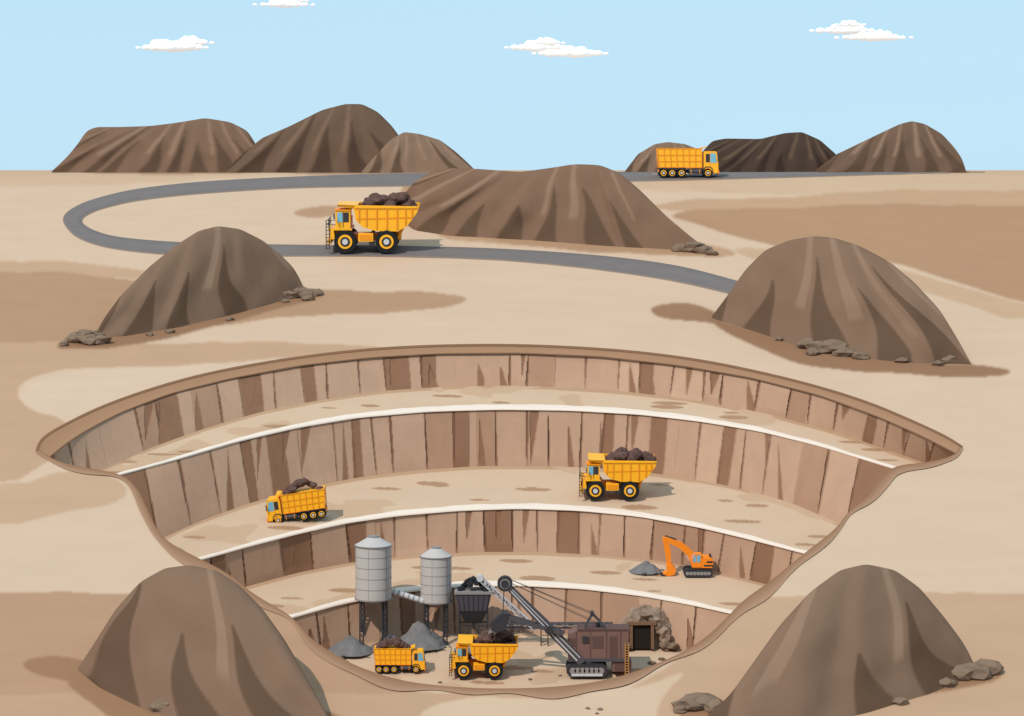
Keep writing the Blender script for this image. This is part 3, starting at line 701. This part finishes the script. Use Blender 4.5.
for yy in(-15.2,-11.2):
    b.prism([bp(0,-4),bp(0.5,-4.6),bp(1,-2.8),bp(1,2.8),bp(0.5,4.6),bp(0,4)],yy,yy+2,'char')
for k in range(10):
    t=k/10+0.05; q=A0.lerp(A1,t); b.beam((q.x,-14,q.z),(q.x,-10,q.z),2,'dark')
b.prism([bp(0.05,-2.6),bp(.97,-1.4),bp(.97,-0.4),bp(0.05,-1.4)],-15.6,-15.2,'white')
b.prism([bp(0.05,1.8),bp(.97,0.8),bp(.97,1.4),bp(0.05,2.6)],-15.6,-15.2,'white')
for yy in(-17,):
    b.cyl((A1.x,yy,A1.z),(A1.x,yy+7,A1.z),7.6,'dark',n=28); b.cyl((A1.x,yy-.4,A1.z),(A1.x,yy,A1.z),5.0,'steel2' ,n=24) ; b.cyl((A1.x,yy-.9,A1.z),(A1.x,yy-.4,A1.z),4.0,'dark',n=20)
b.prism([(-24,42),(-21,45),(-78,62),(-79,58)],-9.5,-7.8,'char')
b.prism([(-24,42),(-21,45),(-78,62),(-79,58)],-18.5,-16.8,'char')
b.cyl((-37,-19,47),(-37,-8,47),4,'dark',n=20)
b.prism([(-77,64),(-84,64),(-92,57),(-95,48),(-90,46),(-82,47),(-78,54)],-19,-6,'dark')
for k in range(4): b.prism([(-95,48),(-97.5,43.5),(-93,46)],-18.5+k*3.3,-17+k*3.3,'steel2')
b.beam((-82,-13,86),(-83,-13,62),0.9,'dark')
for yy in(-12,-2):
    b.beam((-2,yy,46),(6,yy,62),1.5,'char'); b.beam((20,yy,47),(6,yy,62),1.3,'char')
    b.beam((6,yy,62),(A1.x,-13,A1.z+6),0.5,'dark'); b.beam((20,yy,48),(A1.x,-13,A1.z+3),0.4,'dark')
b.cyl((6,-13,62),(6,-1,62),2,'dark')
place(b.obj('mining_shovel'),586,674,d4,1,1,roll=0)

# ---------------------------------------------------------------- mine entrance
random.seed(5)
b=B()
n1,n2=40,14; hv=[];hf_=[]
for i in range(n2):
    t_=i/(n2-1)
    for j in range(n1):
        a=2*math.pi*j/n1; ca,sa=math.cos(a),math.sin(a)
        rr=math.sin(t_*math.pi/2)**0.8; k_=1+0.22*noise.noise(Vector((ca*rr*2.2,sa*rr*2.2,t_*2+4)))+0.08*noise.noise(Vector((ca*5,sa*5,t_*6)))
        hv.append((2+ca*rr*30*k_,2+sa*rr*12*k_*(0.75 if sa<0 else 1),38*math.cos(t_*math.pi/2)**0.85*k_-1.5*t_))
for i in range(n2-1):
    for j in range(n1): hf_.append((i*n1+j,i*n1+(j+1)%n1,(i+1)*n1+(j+1)%n1,(i+1)*n1+j))
b.add(hv,hf_,'rock2')
for i in range(13):
    a=math.pi*(i+0.5)/13
    b.rock((2+math.cos(a)*23,-8+random.uniform(-1,1)-2*abs(math.cos(a)),math.sin(a)*30-1),random.uniform(5,7.2),'rock2' if i%3 else 'rock',(1.1,.8,.85),2,0.5)
b.box(-9.5,9.5,-13,-4,0,23,'black')
for x in(-10.5,10.5): b.box(x-1.5,x+1.5,-15.5,-9,0,24,'wood')
b.box(-14,14,-16,-9,24,27,'wood')
for i in range(16): b.rock((random.choice((-1,1))*random.uniform(14,33)+2,random.uniform(-17,-8),1.0+random.uniform(0,3)),random.uniform(2.5,5),'rock',(1.2,1,.8),1)
place(b.obj('mine_entrance'),641,646,d4,1,1,roll=0)

# ---------------------------------------------------------------- boulders
def boulders(lst,d=0,seed=1,name='boulder_cluster',dy=2.5,sc_=1.15):
    random.seed(seed)
    c=P(lst[0][0],lst[0][1],d); b=B()
    for (x,y,r) in lst:
        r*=sc_; y+=dy
        p=P(x,y,d); s=p[1]/F
        b.rock((p[0]-c[0],p[1]-c[1],p[2]-c[2]+r*s*0.42),r*s,'rock',(1.4,1.0,.72),2,0.4)
    o=b.obj(name); o.location=c
boulders([(75,339,6),(88,341,7),(101,341,6),(84,336,6),(96,334,5),(64,343,3),(290,296,6),(302,294,7),(314,293,5),(308,298,4),(285,300,3),(170,330,3),(230,318,2.5),(150,333,2.5)],seed=1)
boulders([(806,345,7),(818,348,8),(832,350,9),(845,353,7),(812,352,5),(860,356,5),(902,360,4),(948,360,6),(938,363,4),(780,338,3)],seed=2)
boulders([(682,250,6),(693,250,7),(704,252,6),(712,254,4),(688,245,5)],seed=3,dy=1)
boulders([(165,710,9),(178,701,12),(192,705,13),(176,712,8),(206,713,10),(240,722,5)],seed=4,dy=0)
boulders([(690,708,9),(704,706,11),(718,712,9),(962,678,9),(976,676,10),(990,673,9),(984,668,7),(946,686,6),(900,704,5),(680,712,5)],seed=5,dy=0)
boulders([(340,660,3),(346,663,2),(652,664,3),(662,660,2.5),(600,676,1.5),(530,680,1.5),(560,676,1.2),(440,683,1.5)],d=d4,seed=6,dy=0,sc_=1)
boulders([(588,709,1.6),(600,710,2),(597,714,1.5)],seed=7,dy=0,sc_=1)

# ---------------------------------------------------------------- clouds
def cloud(x,y,w,h,Yd,seed):
    random.seed(seed); s=Yd/F; b=B()
    n_=max(6,int(w/8))
    for i in range(n_):
        u=i/(n_-1)*2-1
        r=h*0.62*(1-0.70*abs(u)**1.4)*random.uniform(.8,1.1)
        b.rock((u*w*0.45,random.uniform(-3,3),r*0.2),max(r,1.5),'cloud',(1.45,1.2,.82),3,0.05)
    for i in range(5):
        u=random.uniform(-.45,.4); b.rock((u*w*0.5,random.uniform(-2,2),h*0.42),h*random.uniform(.34,.46),'cloud',(1.25,1.1,.9),3,0.05)
    for k in range(len(b.sm)): b.sm[k]=True
    o=b.obj('cloud'); o.scale=(s,)*3; o.location=((x-CX)*s,Yd,ZO-(y-HY)*s)
cloud(172,48,76,11,2600,1); cloud(190,43,48,9,2650,2)
cloud(539,48,72,10,2600,3); cloud(570,54,80,10,2500,4); cloud(548,43,34,7,2550,11)
cloud(846,31,76,9,2600,5); cloud(874,38,82,9,2500,6); cloud(850,25,30,6,2550,12)
cloud(284,5,64,8,2600,7); cloud(290,1,38,7,2650,8)

# ---------------------------------------------------------------- light, world, camera
el=math.radians(46); az=math.radians(-142)
sd=Vector((math.sin(az)*math.cos(el),math.cos(az)*math.cos(el),math.sin(el)))
L=bpy.data.lights.new('sun','SUN'); L.energy=3.0; L.angle=math.radians(0.6); L.color=(1,0.955,0.89)
lo=bpy.data.objects.new('sun',L); lo.rotation_euler=(-sd).to_track_quat('-Z','Y').to_euler(); lo.location=(-60,100,140); link(lo)
w=bpy.data.worlds.new('World'); sc.world=w; w.use_nodes=True
n=w.node_tree.nodes; l=w.node_tree.links; bg=n['Background']
sk=n.new('ShaderNodeTexSky'); sk.sky_type='NISHITA'; sk.sun_disc=False; sk.sun_elevation=el; sk.sun_rotation=az; sk.dust_density=0.3; sk.ozone_density=2
mx=n.new('ShaderNodeMix'); mx.data_type='RGBA'; mx.inputs[0].default_value=0.93
l.new(sk.outputs[0],mx.inputs[6]); mx.inputs[7].default_value=(4.75,7.15,8.8,1)
l.new(mx.outputs[2],bg.inputs['Color']); bg.inputs['Strength'].default_value=0.11
cam=bpy.data.cameras.new('camera'); co=bpy.data.objects.new('camera',cam); link(co)
co.location=(0,0,ZO); co.rotation_euler=(math.pi/2,0,0)
cam.sensor_width=36; cam.lens=F/1024*36; cam.shift_y=-(358-HY)/1024
cam.clip_start=1; cam.clip_end=20000
sc.camera=co
sc.view_settings.view_transform='Standard'; sc.view_settings.look='None'; sc.view_settings.exposure=0
